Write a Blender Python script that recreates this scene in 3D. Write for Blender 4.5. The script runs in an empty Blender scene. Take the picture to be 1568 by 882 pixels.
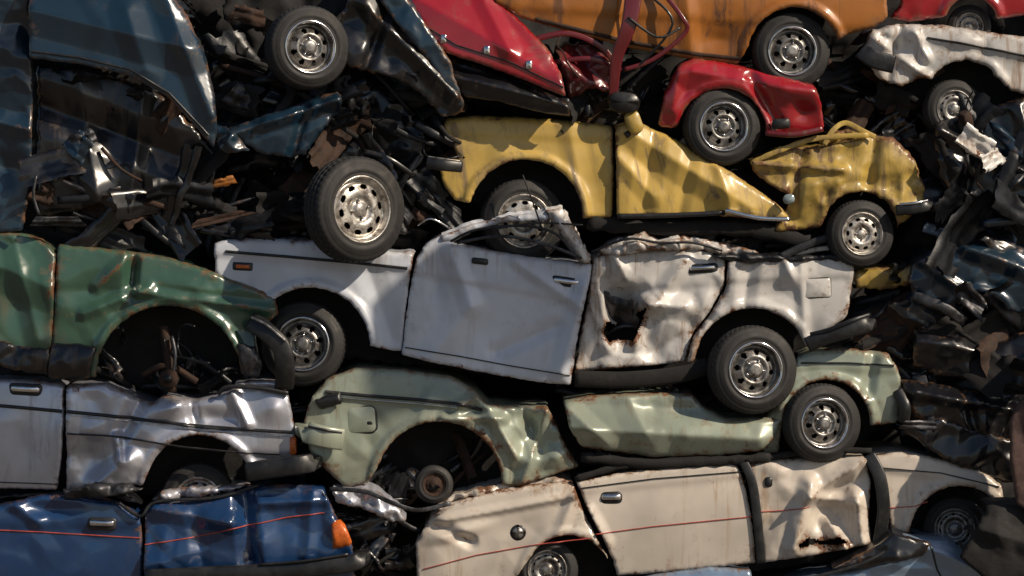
import bpy, math, random
import numpy as np
from mathutils import Vector, Matrix, Euler
from mathutils.geometry import delaunay_2d_cdt

S=200.0; CX=784.0; BASE=0.95
def WX(px): return (px-CX)/S
def WZ(py): return (882.0-py)/S+BASE
scene=bpy.context.scene
random.seed(7); rng=np.random.RandomState(7)

# ------------------------------------------------------------ materials
def nt(name):
    m=bpy.data.materials.new(name); m.use_nodes=True
    n=m.node_tree; n.nodes.clear()
    out=n.nodes.new('ShaderNodeOutputMaterial'); b=n.nodes.new('ShaderNodeBsdfPrincipled')
    n.links.new(b.outputs[0],out.inputs[0]); return m,n,b
def noise(n,vec,scale,detail=4,rough=.6,dist=0):
    t=n.nodes.new('ShaderNodeTexNoise'); t.inputs['Scale'].default_value=scale
    t.inputs['Detail'].default_value=detail; t.inputs['Roughness'].default_value=rough
    t.inputs['Distortion'].default_value=dist
    n.links.new(vec,t.inputs['Vector']); return t.outputs['Fac']
def mapping(n,vec,sc,loc=(0,0,0),rot=(0,0,0)):
    t=n.nodes.new('ShaderNodeMapping'); t.inputs['Scale'].default_value=sc; t.inputs['Location'].default_value=loc; t.inputs['Rotation'].default_value=rot
    n.links.new(vec,t.inputs['Vector']); return t.outputs[0]
def ramp(n,fac,a,b,va=0.,vb=1.):
    t=n.nodes.new('ShaderNodeMapRange'); t.interpolation_type='SMOOTHSTEP'
    t.inputs[1].default_value=a; t.inputs[2].default_value=b; t.inputs[3].default_value=va; t.inputs[4].default_value=vb
    n.links.new(fac,t.inputs[0]); return t.outputs[0]
def mth(n,op,a,b):
    t=n.nodes.new('ShaderNodeMath'); t.operation=op
    for i,v in enumerate((a,b)):
        if isinstance(v,(int,float)): t.inputs[i].default_value=v
        else: n.links.new(v,t.inputs[i])
    return t.outputs[0]
def mixc(n,fac,a,b):
    t=n.nodes.new('ShaderNodeMix'); t.data_type='RGBA'
    if isinstance(fac,(int,float)): t.inputs[0].default_value=fac
    else: n.links.new(fac,t.inputs[0])
    for i,v in ((6,a),(7,b)):
        if isinstance(v,tuple): t.inputs[i].default_value=(v[0],v[1],v[2],1)
        else: n.links.new(v,t.inputs[i])
    return t.outputs[2]
def bump(n,b,h,strength,dist):
    t=n.nodes.new('ShaderNodeBump'); t.inputs['Strength'].default_value=strength; t.inputs['Distance'].default_value=dist
    n.links.new(h,t.inputs['Height']); n.links.new(t.outputs[0],b.inputs['Normal'])

def paint(name,col,metal=0.,rough=.32,rust=.3,dirt=.4,streak=.3,seed=0,dirtcol=(.10,.075,.05),coat=.6,streakcol=None,sw=13,tiltd=0):
    m,n,b=nt(name)
    tc=n.nodes.new('ShaderNodeTexCoord'); v=mapping(n,tc.outputs['Object'],(1,1,1),(seed*3.1,seed*1.7,seed*2.3))
    at=n.nodes.new('ShaderNodeAttribute'); at.attribute_name='edge'; edge=at.outputs['Fac']
    var=noise(n,v,1.6,3,.6)
    c=mixc(n,ramp(n,var,.3,.75,0,1),tuple(x*.76 for x in col),tuple(min(1,x*1.08) for x in col))
    d1=noise(n,v,3.2,6,.72,.4); d=mth(n,'ADD',d1,mth(n,'MULTIPLY',edge,.15))
    dm=ramp(n,d,.66-.25*dirt,.92-.15*dirt,0,.8)
    c=mixc(n,dm,c,dirtcol)
    rv=mapping(n,v,(1,1,1),(0,0,0),(0,math.radians(tiltd),0))
    sv=mapping(n,rv,(sw,sw,.8)); s1=noise(n,sv,1.,5,.7,.6); s2=noise(n,v,1.3,2,.5)
    sm=mth(n,'MULTIPLY',ramp(n,s1,.50,.67),ramp(n,s2,.62-.30*streak,.80-.26*streak,0,min(.9,.28+streak*.6)))
    c=mixc(n,sm,c,streakcol or (.12,.075,.045))
    r1=noise(n,v,9,6,.75,.3); r=mth(n,'ADD',r1,mth(n,'MULTIPLY',edge,mth(n,'MULTIPLY',var,.38)))
    rm=ramp(n,r,.81-.14*rust,.87-.14*rust)
    rc=mixc(n,d1,(.03,.012,.008),(.20,.08,.03))
    rb=ramp(n,r,.70-.14*rust,.86-.14*rust,0,.6)
    c=mixc(n,rb,c,(.20,.105,.05)); c=mixc(n,rm,c,rc)
    n.links.new(c,b.inputs['Base Color'])
    wr=mth(n,'MAXIMUM',rm,dm)
    b.inputs['Metallic'].default_value=metal
    if metal>0: n.links.new(ramp(n,wr,0,1,metal,0),b.inputs['Metallic'])
    ro=mth(n,'ADD',mth(n,'MULTIPLY',mth(n,'MAXIMUM',wr,sm),.4),rough)
    n.links.new(ro,b.inputs['Roughness'])
    n.links.new(ramp(n,mth(n,'MAXIMUM',wr,sm),0,.9,coat,0),b.inputs['Coat Weight'])
    n.links.new(ramp(n,d1,.35,.7,.10,.28),b.inputs['Coat Roughness'])
    h=mth(n,'ADD',mth(n,'MULTIPLY',var,.3),mth(n,'MULTIPLY',r1,.10))
    bump(n,b,h,.3,.01)
    return m
def simple(name,col,rough=.6,metal=0.,var=.4,scale=8,bs=.4,bd=.004,dust=.0,dustcol=(.16,.13,.10)):
    m,n,b=nt(name); tc=n.nodes.new('ShaderNodeTexCoord'); v=tc.outputs['Object']
    f=noise(n,v,scale,6,.7)
    c=mixc(n,ramp(n,f,.3,.7),tuple(x*(1-var) for x in col),tuple(min(1,x*(1+var)) for x in col))
    if dust>0: c=mixc(n,ramp(n,noise(n,v,scale*.6,5,.75,.5),.62-.2*dust,.8-.2*dust,0,.8),c,dustcol)
    n.links.new(c,b.inputs['Base Color']); b.inputs['Metallic'].default_value=metal
    n.links.new(ramp(n,f,.2,.8,max(.05,rough-.12),min(1,rough+.15)),b.inputs['Roughness'])
    bump(n,b,f,bs,bd*2); return m

M={}
M['white']=paint('white_paint',(.56,.59,.66),0,.36,.5,.35,.6,1,streakcol=(.27,.22,.18),coat=.5)
M['whited']=paint('white_paint_dirty',(.61,.59,.57),0,.42,.9,.65,1.0,2,streakcol=(.25,.17,.12),coat=.35)
M['yellow']=paint('yellow_paint',(.55,.37,.09),0,.40,.65,.55,1.3,3,streakcol=(.13,.10,.08),sw=8,tiltd=12,dirtcol=(.20,.14,.07),coat=.35)
M['yellow2']=paint('yellow_paint_rusty',(.47,.32,.07),0,.40,1.05,.8,1.,4,streakcol=(.11,.07,.04),sw=9,coat=.35)
M['red']=paint('red_paint',(.34,.010,.018),0,.24,.35,.4,.6,5,coat=1,streakcol=(.13,.03,.02))
M['redd']=paint('dark_red_paint',(.12,.008,.012),0,.3,.6,.5,.4,15,coat=.6,dirtcol=(.03,.02,.02))
M['orange']=paint('orange_brown_paint',(.36,.125,.017),0,.40,.8,.6,1.2,6,streakcol=(.075,.03,.013),sw=8,dirtcol=(.12,.05,.018),coat=.4)
M['green']=paint('green_paint',(.042,.098,.066),0,.28,.8,.4,.3,7,coat=.8,dirtcol=(.06,.05,.035))
M['pale']=paint('pale_green_paint',(.30,.335,.265),.2,.34,.85,.45,.6,8,coat=.5,streakcol=(.16,.13,.085),dirtcol=(.13,.11,.08))
M['silver']=paint('silver_paint',(.52,.53,.60),.6,.33,.55,.4,.5,9,coat=.5,streakcol=(.2,.15,.12))
M['beige']=paint('cream_paint',(.57,.505,.435),0,.37,.78,.35,.72,10,streakcol=(.32,.19,.10),coat=.35)
M['blue']=paint('blue_paint',(.010,.040,.12),.15,.24,.5,.35,.1,11,coat=1,dirtcol=(.03,.03,.03))
M['navy']=paint('dark_blue_paint',(.007,.025,.046),.1,.3,.5,.5,.2,12,coat=.85,dirtcol=(.012,.011,.010))
M['sky']=paint('light_blue_paint',(.26,.35,.48),.4,.28,.4,.3,.2,13,coat=.8)
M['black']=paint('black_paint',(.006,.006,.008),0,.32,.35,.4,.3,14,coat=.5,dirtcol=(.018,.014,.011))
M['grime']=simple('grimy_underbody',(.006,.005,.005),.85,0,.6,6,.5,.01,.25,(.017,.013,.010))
M['rubber']=simple('tyre_rubber',(.015,.014,.014),.7,0,.3,9,.5,.003,.35,(.042,.036,.03))
M['plastic']=simple('black_plastic',(.012,.012,.013),.4,0,.4,10,.3,.002,.25,(.045,.04,.035))
M['rim']=simple('steel_wheel',(.50,.47,.43),.34,.7,.35,14,.4,.003,.8,(.07,.045,.03))
M['rimd']=simple('dull_steel_wheel',(.25,.24,.23),.38,.75,.5,14,.4,.003,.7,(.05,.035,.025))
M['chrome']=simple('chrome',(.7,.7,.72),.14,1,.15,10,.2,.001,.25)
M['rust']=simple('rusty_steel',(.035,.017,.010),.8,.2,.6,14,.8,.006,.3,(.02,.014,.01))
M['steel']=simple('bare_torn_steel',(.06,.06,.065),.42,.8,.7,7,.5,.005,.6,(.022,.016,.012))
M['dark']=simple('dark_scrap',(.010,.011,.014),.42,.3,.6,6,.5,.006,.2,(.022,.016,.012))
M['amber']=simple('amber_lens',(.50,.11,.02),.2,0,.3,20,.3,.002,.2,(.1,.04,.02))
M['stripe']=simple('red_pinstripe',(.36,.06,.045),.4,0,.3,20,.1,.001)
M['glass']=simple('broken_glass',(.2,.25,.26),.1,.2,.3,20,.2,.002)
M['brown']=simple('brown_steel_beam',(.08,.045,.04),.6,.2,.4,5,.6,.006,.3,(.12,.08,.06))
M['crane']=simple('added_crane_paint',(.45,.22,.03),.5,0,.3,5,.4,.004,.4)  # only for the added crane out of view

# ------------------------------------------------------------ helpers
def hsh(a,b,seed):
    h=(a*374761393+b*668265263+seed*974634777)&0xffffffff
    h=((h^(h>>13))*1274126177)&0xffffffff; return h^(h>>16)
def perlin(x,y,seed=0):
    x=np.asarray(x,float); y=np.asarray(y,float)
    xi=np.floor(x).astype(np.int64); yi=np.floor(y).astype(np.int64); fx=x-xi; fy=y-yi
    def g(a,b,dx,dy):
        an=(hsh(a,b,seed)%4096)/4096.*2*np.pi
        return np.cos(an)*dx+np.sin(an)*dy
    u=fx*fx*fx*(fx*(fx*6-15)+10); v=fy*fy*fy*(fy*(fy*6-15)+10)
    a=g(xi,yi,fx,fy)*(1-u)+g(xi+1,yi,fx-1,fy)*u
    b=g(xi,yi+1,fx,fy-1)*(1-u)+g(xi+1,yi+1,fx-1,fy-1)*u
    return (a*(1-v)+b*v)*1.5
def facet(x,y,sc,seed):
    X=np.asarray(x,float)/sc; Y=np.asarray(y,float)/sc; s=(X+Y)*.3660254
    a=X+s; b=Y+s; i=np.floor(a).astype(np.int64); j=np.floor(b).astype(np.int64); fi=a-i; fj=b-j
    h=lambda p,q:(hsh(p,q,seed)%2048)/1024.-1
    h00=h(i,j); h11=h(i+1,j+1)
    return np.where(fi>fj,h00*(1-fi)+h(i+1,j)*(fi-fj)+h11*fj,h00*(1-fj)+h(i,j+1)*(fj-fi)+h11*fi)
def crumple(x,y,sc,seed,full=.3):
    wx=x+sc*.18*perlin(x/sc,y/sc,seed+11); wy=y+sc*.18*perlin(x/sc,y/sc,seed+12)
    mk=perlin(x/(sc*1.5),y/(sc*1.5),seed+20); mk=full+(1-full)*np.clip((mk+.05)/.35,0,1)
    return mk*(1.5*facet(wx,wy*.8,sc*1.15,seed)+.55*facet(wy,wx,sc*.45,seed+1))+.25*perlin(x/(sc*2),y/(sc*2),seed+5)
def expand(path):
    pts=[]
    for p in path:
        if p[0]=='A':
            _,cx,cy,r,a0,a1=p; k=max(6,int(abs(a1-a0)/8))
            for i in range(k+1):
                a=math.radians(a0+(a1-a0)*i/k); pts.append((cx+r*math.cos(a),cy-r*math.sin(a)))
        else: pts.append(p)
    return np.array(pts,float)
def resample(p,step,closed=True):
    q=np.vstack([p,p[:1]]) if closed else p
    out=[]
    for i in range(len(q)-1):
        L=np.hypot(*(q[i+1]-q[i])); k=max(1,int(round(L/step)))
        for j in range(k): out.append(q[i]+(q[i+1]-q[i])*j/k)
    if not closed: out.append(q[-1])
    return np.array(out)
def chaikin(p,r=.25,it=2):
    for _ in range(it):
        n=np.roll(p,-1,0); a=p*(1-r)+n*r; b=p*r+n*(1-r)
        p=np.empty((len(a)*2,2)); p[0::2]=a; p[1::2]=b
    return p
def inside(px,py,poly):
    c=np.zeros(len(px),bool); n=len(poly); j=n-1
    for i in range(n):
        xi,yi=poly[i]; xj,yj=poly[j]
        if yi!=yj:
            t=((yi>py)!=(yj>py))&(px<(xj-xi)*(py-yi)/(yj-yi)+xi); c^=t
        j=i
    return c
def segdist(px,py,a,b):
    d=b-a; L=max(1e-9,(d**2).sum()); t=np.clip(((px-a[0])*d[0]+(py-a[1])*d[1])/L,0,1)
    return np.hypot(px-a[0]-t*d[0],py-a[1]-t*d[1])

def mesh(name,V,F,mats,parent=None,smooth=True,midx=None,edge=None,flat=None):
    me=bpy.data.meshes.new(name); me.from_pydata([tuple(v) for v in V],[],[tuple(f) for f in F])
    if not isinstance(mats,(list,tuple)): mats=[mats]
    for m in mats: me.materials.append(m)
    if midx is not None: me.polygons.foreach_set('material_index',midx)
    if smooth: me.polygons.foreach_set('use_smooth',[True]*len(me.polygons) if flat is None else [not q for q in flat])
    if edge is not None:
        at=me.attributes.new('edge','FLOAT','POINT'); at.data.foreach_set('value',np.asarray(edge,float))
    me.update(); ob=bpy.data.objects.new(name,me); scene.collection.objects.link(ob)
    if parent is not None:
        ob.parent=parent; ob.matrix_parent_inverse=Matrix.Translation(-parent.location)
    return ob
def empty(name,px,py,y=.8):
    e=bpy.data.objects.new(name,None); e.location=(WX(px),y,WZ(py)); e.empty_display_size=.3
    scene.collection.objects.link(e); return e

SEED=[100]
class Panel:
    def __init__(s,name,path,mat,parent,y=0.,feats=(),arches=(),amp=2.,sc=70,R=12,depth=1.5,prof=None,tilt=0.,hole=None,step=3.6,jag=0.8,flare=6,small=2.2,tiltz=0.):
        SEED[0]+=7; s.seed=SEED[0]; s.y=y; s.feats=feats; s.arches=arches; s.amp=amp; s.sc=sc; s.R=R*.75; s.small=small
        s.tilt=tilt; s.tiltz=tiltz; s.flare=flare; s.parent=parent
        raw=expand(path); b=chaikin(resample(raw,10),.25,1); b=resample(b,step)
        b[:,0]+=jag*perlin(b[:,0]/9,b[:,1]/9,s.seed+3)*1.5; b[:,1]+=jag*perlin(b[:,0]/9,b[:,1]/9,s.seed+4)*1.5
        keep=[0]
        for i in range(1,len(b)):
            if np.hypot(*(b[i]-b[keep[-1]]))>1.2: keep.append(i)
        b=b[keep]
        area=.5*np.sum(b[:,0]*np.roll(b[:,1],-1)-np.roll(b[:,0],-1)*b[:,1])
        if area<0: b=b[::-1]
        s.b=b; s.nx=np.roll(b,-1,0)
        d=s.nx-b; L=np.maximum(1e-6,np.hypot(d[:,0],d[:,1])); s.on=np.stack([d[:,1]/L,-d[:,0]/L],1)
        s.top=(s.on[:,1]<-.55)&(~s.near_arch(b[:,0],b[:,1]))
        s.prof=prof or (b[:,1].min(),b[:,1].max(),7)
        x0,y0=b.min(0); x1,y1=b.max(0); s.c=((x0+x1)/2,(y0+y1)/2)
        gx,gy=np.meshgrid(np.arange(x0,x1,step),np.arange(y0,y1,step*.87)); gx[1::2]+=step/2
        gx=gx.ravel()+rng.uniform(-.5,.5,gx.size); gy=gy.ravel()+rng.uniform(-.5,.5,gy.size)
        k=inside(gx,gy,b); gx=gx[k]; gy=gy[k]
        dd=s.dist(gx,gy)[0]; k=dd>step*.55; gx=gx[k]; gy=gy[k]
        pts=np.vstack([b,np.stack([gx,gy],1)]); nb=len(b)
        vs,es,fs,ov,oe,of=delaunay_2d_cdt([Vector((p[0],-p[1])) for p in pts],[],[list(range(nb))[::-1]],1,1e-4)
        P=np.array([(v.x,-v.y) for v in vs]); new={}
        for i,o in enumerate(ov):
            for q in o: new[q]=i
        F=[]
        cen=np.array([P[list(f)].mean(0) for f in fs])
        hm=inside(cen[:,0],cen[:,1],np.array(hole,float)) if hole else np.zeros(len(fs),bool)
        for i,f in enumerate(fs):
            if not hm[i]: F.append(tuple(f))
        Y=s.at(P[:,0],P[:,1]); V=[(WX(p[0]),Y[i],WZ(p[1])) for i,p in enumerate(P)]
        da,dt=s.dist(P[:,0],P[:,1]); E=np.exp(-da/9.)
        if hole:
            hp=np.array(hole,float); dh=np.full(len(P),1e9)
            for i in range(len(hp)): dh=np.minimum(dh,segdist(P[:,0],P[:,1],hp[i],hp[(i+1)%len(hp)]))
            E=np.maximum(E,1.5*np.exp(-dh/8.))
        # paint cracks along hard creases
        for f in s.feats:
            if f[0]=='c' and abs(f[6])>=8 and f[5]<=22:
                dc=segdist(P[:,0],P[:,1],np.array(f[1:3],float),np.array(f[3:5],float)); E=np.maximum(E,.8*np.exp(-dc/4.))
        E=list(E)
        idx=[new.get(i) for i in range(nb)]
        r1=[]
        for i in range(nb):
            q=idx[i]
            if q is None: r1.append(None); continue
            V.append((V[q][0],V[q][1]+.035,V[q][2])); E.append(1.); r1.append(len(V)-1)
        for i in range(nb):
            j=(i+1)%nb
            if None in (idx[i],idx[j]): continue
            F.append((idx[i],idx[j],r1[j],r1[i]))
        if depth>0:
            rows=7; prev=r1[:]
            tv=[s.top[i] or s.top[i-1] for i in range(nb)]
            for k in range(1,rows+1):
                cur=[None]*nb
                for i in range(nb):
                    if tv[i] and r1[i] is not None:
                        q=r1[i]; yy=V[q][1]+depth*(k/rows)**1.3
                        dz=.03*k/rows*2*(1-k/rows)*2+.006*s.amp*perlin(V[q][0]*4,yy*4,s.seed)
                        V.append((V[q][0],yy,V[q][2]+float(dz)*min(1,k/2.))); E.append(.1); cur[i]=len(V)-1
                for i in range(nb):
                    j=(i+1)%nb
                    if s.top[i] and None not in (cur[i],cur[j],prev[i],prev[j]): F.append((prev[i],prev[j],cur[j],cur[i]))
                prev=cur
        s.ob=mesh(name,V,F,mat,parent,True,None,E)
    def near_arch(s,x,y):
        r=np.zeros(np.shape(x),bool)
        for (cx,cy,rr) in s.arches: r|=(np.abs(np.hypot(x-cx,y-cy)-rr)<4)&(y<cy+20)
        return r
    def dist(s,px,py):
        px=np.asarray(px,float); py=np.asarray(py,float)
        da=np.full(px.shape,1e9); dt=np.full(px.shape,1e9)
        for i in range(len(s.b)):
            d=segdist(px,py,s.b[i],s.nx[i]); da=np.minimum(da,d)
            if s.top[i]: dt=np.minimum(dt,d)
        return da,dt
    def at(s,px,py):
        px=np.asarray(px,float); py=np.asarray(py,float)
        da,dt=s.dist(px,py)
        def roll(d,R):
            t=np.clip(R-d,0,R); return R-np.sqrt(np.maximum(0,R*R-t*t))
        o=-roll(da,s.small)*.8-roll(dt,s.R)
        t=(py-s.prof[0])/max(1,(s.prof[1]-s.prof[0])); o=o-s.prof[2]*((t-.45)*2)**2
        for (cx,cy,r) in s.arches:
            d=np.hypot(px-cx,py-cy)-r
            o=o+s.flare*np.where(d<0,1,np.where(d<9,1-.1*d/9,.9/(1+np.exp(np.clip((d-12)/1.5,-30,30)))))*np.clip((cy+25-py)/30,0,1)
        for f in s.feats:
            if f[0]=='g':
                _,x,y,rx,ry,a,am=f; a=math.radians(a); dx=px-x; dy=py-y
                u=dx*math.cos(a)-dy*math.sin(a); v=dx*math.sin(a)+dy*math.cos(a)
                q=np.sqrt((u/rx)**2+(v/ry)**2+.02); o=o+am*np.clip(1.25-q*.9,0,1.1)*np.exp(-q*q*.35)
            elif f[0]=='c':
                _,x1,y1,x2,y2,w,am=f; d=segdist(px,py,np.array((x1,y1),float),np.array((x2,y2),float))
                q=np.sqrt((d/w)**2+.001); o=o+1.35*am*np.maximum(0,1-q)**1.15
            elif f[0]=='s':
                _,x1,y1,x2,y2,w,am=f; L=math.hypot(x2-x1,y2-y1); d=((px-x1)*(-(y2-y1))+(py-y1)*(x2-x1))/L
                o=o+am*(1/(1+np.exp(-np.clip(d/w,-30,30))))
        A=s.amp*(1.3 if s.amp<2.3 else 1.9)
        o=o+A*crumple(px,py,s.sc,s.seed,.15 if s.amp<3 else (.4 if s.amp<5 else .8))
        o=o+s.tilt*(px-s.c[0])+s.tiltz*(py-s.c[1])
        return s.y-o/S
    def strip(s,pts,w,h,mat,name='trim_moulding'):
        p=resample(np.array(pts,float),5,False)
        t=np.gradient(p,axis=0); t/=np.maximum(1e-6,np.hypot(t[:,0],t[:,1]))[:,None]; nn=np.stack([-t[:,1],t[:,0]],1)
        V=[];F=[];offs=[(-.5,-1),(-.42,h),(0,h*1.25),(.42,h),(.5,-1)]
        for k,(o,hh) in enumerate(offs):
            q=p+nn*o*w; y=s.at(q[:,0],q[:,1])-hh/S
            y=(y-.004 if hh>0 else y+.02)
            for i in range(len(p)): V.append((WX(q[i,0]),y[i],WZ(q[i,1])))
        n=len(p)
        for k in range(4):
            for i in range(n-1): F.append((k*n+i,k*n+i+1,(k+1)*n+i+1,(k+1)*n+i))
        return mesh(name,V,F,mat,s.parent)
    def box(s,x,y,w,h,rot,mat,out=4,name='door_handle',r=.35):
        yy=float(s.at(np.array([x]),np.array([y]))[0]); return rbox(name,x,y,yy-out/S,w,h,(out+8)/S,rot,mat,s.parent,r)
    def handle(s,x,y,w=44,h=14,rot=0):
        s.box(x,y,w,h,rot,M['plastic'],1.2,'handle_recess'); s.box(x,y-1,w*.84,h*.42,rot,M['chrome'],4.5,'door_handle')

def rbox(name,x,y,yy,w,h,d,rot,mat,parent,r=.35):
    rr=min(w,h)*r; pts=[]
    for (sx,sy,a0) in ((1,-1,0),(-1,-1,90),(-1,1,180),(1,1,270)):
        for k in range(5):
            a=math.radians(a0+k*22.5); pts.append((sx*(w/2-rr)+rr*math.cos(a),sy*(h/2-rr)-rr*math.sin(a)))
    a=math.radians(rot); n=len(pts); V=[];F=[]
    for (sc,dy) in ((.0,-.0),(.86,0.),(.97,.15),(1,.4),(1,1)):
        for (px,py) in pts:
            q=(px*sc,py*sc); X=x+q[0]*math.cos(a)+q[1]*math.sin(a); Yp=y-q[0]*math.sin(a)+q[1]*math.cos(a)
            V.append((WX(X),yy+dy*d,WZ(Yp)))
    for k in range(4):
        for i in range(n): F.append((k*n+i,k*n+(i+1)%n,(k+1)*n+(i+1)%n,(k+1)*n+i))
    return mesh(name,V,F,mat,parent)

def smooth3(P,k=6):
    P=[np.array(p,float) for p in P]; out=[]
    for i in range(len(P)-1):
        p0=P[max(0,i-1)];p1=P[i];p2=P[i+1];p3=P[min(len(P)-1,i+2)]
        for j in range(k):
            t=j/k; out.append(.5*((2*p1)+(-p0+p2)*t+(2*p0-5*p1+4*p2-p3)*t*t+(-p0+3*p1-3*p2+p3)*t**3))
    out.append(P[-1]); return out
def sweepVF(P,w,d,sq=3.,seg=12,taper=None,k=6,nz=0.):
    pts=[np.array((WX(p[0]),p[2],WZ(p[1]))) for p in smooth3(P,k)]; V=[];F=[]; n=len(pts)
    for i,p in enumerate(pts):
        t=pts[min(n-1,i+1)]-pts[max(0,i-1)]; t/=max(1e-9,np.linalg.norm(t))
        up=np.array((0,-1,0.)); 
        if abs(t[1])>.9: up=np.array((0,0,1.))
        s1=np.cross(t,up); s1/=np.linalg.norm(s1); s2=np.cross(s1,t)
        f=1. if taper is None else taper[0]+(taper[1]-taper[0])*i/(n-1)
        if nz: f*=1+nz*math.sin(i*2.1+p[0]*9)
        for j in range(seg):
            a=2*math.pi*j/seg; c,s_=math.cos(a),math.sin(a)
            u=math.copysign(abs(c)**(2/sq),c); v=math.copysign(abs(s_)**(2/sq),s_)
            V.append(tuple(p+s1*u*w/2/S*f+s2*v*d/2/S*f))
    for i in range(n-1):
        for j in range(seg): F.append((i*seg+j,i*seg+(j+1)%seg,(i+1)*seg+(j+1)%seg,(i+1)*seg+j))
    F.append(tuple(range(seg))[::-1]); F.append(tuple(range((n-1)*seg,n*seg)))
    return V,F
def bar(name,P,w,d,mat,parent,sq=3.,taper=None,nz=0.):
    V,F=sweepVF(P,w,d,sq,12,taper,6,nz); return mesh(name,V,F,mat,parent)

def wheel(parent,x,y,yy,r,yaw=0,kind='slots',pitch=0,name='wheel',rot=0,width=.52):
    V=[];F=[];mi=[]
    def lathe(prof,seg,m,mod=None,skip=None,lip=0):
        b=len(V)
        for k,(rr,dy) in enumerate(prof):
            for j in range(seg):
                a=2*math.pi*j/seg; q=rr
                if mod: q=mod(k,j,rr)
                V.append((q*math.cos(a),dy,q*math.sin(a)))
        for k in range(len(prof)-1):
            for j in range(seg):
                if skip and skip(k,j): continue
                F.append((b+k*seg+j,b+(k+1)*seg+j,b+(k+1)*seg+(j+1)%seg,b+k*seg+(j+1)%seg)); mi.append(3 if k<lip else m)
    W=width
    tp=[(.60,.03),(.63,-.02),(.655,-.045),(.66,-.035),(.70,-.07),(.78,-.085),(.785,-.078),(.85,-.08),(.855,-.072),(.91,-.055),(.95,-.03),(.975,.0),
        (.99,.04),(.995,.10),(.965,.105),(.965,.13),(1,.135),(1,.22),(.97,.225),(.97,.25),(1,.255),(1,W*.68),(.965,W*.70),(.965,W*.75),(.995,W*.76),(.98,W*.9),(.93,W),(.8,W*1.05),(.62,W*.95)]
    def tread(k,j,rr):
        if 11<=k<=24 and (j+k//3)%3==0: return rr-.022
        return rr
    lathe(tp,150,0,tread)
    lip=0
    if kind=='slots':
        rp=[(.635,-.03),(.62,-.055),(.60,-.04),(.585,.03),(.56,.09),(.53,.10),(.50,.06),(.475,.03),(.46,.025),(.44,.02),(.42,.016),(.40,.012),(.385,.01),(.35,.0),(.28,-.005),(.24,.02),(.21,.06),(.13,.06),(.12,.02),(.08,.0),(.0,-.005)]
        seg=160; hw={7:3,8:4,9:4.6,10:4.3,11:3.2}
        sk=lambda k,j: k in hw and abs((j%16)-7.5)<hw[k]
    elif kind=='star':
        rp=[(.64,-.03),(.625,-.065),(.60,-.06),(.575,-.02),(.565,.14),(.53,.17),(.49,.16),(.46,.12),(.44,.10),(.41,.08),(.38,.05),(.33,.01),(.30,.0),(.26,.02),(.24,.06),(.17,.06),(.16,-.02),(.13,-.05),(.08,-.055),(.0,-.055)]
        seg=160; hw={7:2.2,8:3.6,9:4.,10:3.2}; sk=lambda k,j: k in hw and abs((j%20)-9.5)<hw[k]; lip=3
    elif kind=='bare':
        rp=[(.60,.02),(.56,.0),(.55,.05),(.42,.08),(.40,.06),(.35,.02),(.2,.02),(.19,-.05),(.1,-.06),(0,-.06)]; seg=80; sk=lambda k,j: k==3 and (j%16)<5
    else:
        rp=[(.635,-.03),(.62,-.055),(.60,-.05),(.57,-.02),(.54,.05),(.5,.07),(.47,.03),(.42,-.01),(.36,-.02),(.33,.0),(.30,.05),(.2,.06),(.17,.0),(.1,-.03),(0,-.035)]
        seg=120; sk=lambda k,j: k==6 and (j%10)<4; lip=2
    lathe(rp,seg,1,None,sk,lip)
    lathe([(.60,.0),(.58,.3),(.3,.32),(0,.3)],48,2)
    nn=4 if kind=='slots' else 5
    for i in range(nn):
        a=2*math.pi*i/nn+.4; rc=.205 if kind=='star' else .17; b=len(V)
        if kind!='bare':
            for (q,dy) in ((.03,.07),(.03,.01),(.02,-.01),(0,-.01)):
                for j in range(6):
                    t=j*math.pi/3; V.append((rc*math.cos(a)+q*math.cos(t),dy,rc*math.sin(a)+q*math.sin(t)))
            for k in range(3):
                for j in range(6): F.append((b+k*6+j,b+(k+1)*6+j,b+(k+1)*6+(j+1)%6,b+k*6+(j+1)%6)); mi.append(3)
    Mx=Matrix.Translation((WX(x),yy,WZ(y)))@Euler((math.radians(pitch),0,math.radians(yaw)),'XYZ').to_matrix().to_4x4()@Matrix.Rotation(math.radians(rot),4,'Y')@Matrix.Scale(r/S,4)
    V=[tuple(Mx@Vector(v)) for v in V]
    rimm={'slots':M['rim'],'star':M['rimd'],'bare':M['rust'],'dull':M['rimd']}.get(kind,M['rimd'])
    return mesh(name,V,F,[M['rubber'],rimm,M['grime'],M['chrome'] if kind=='star' else M['rimd']],parent,True,mi)

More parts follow.
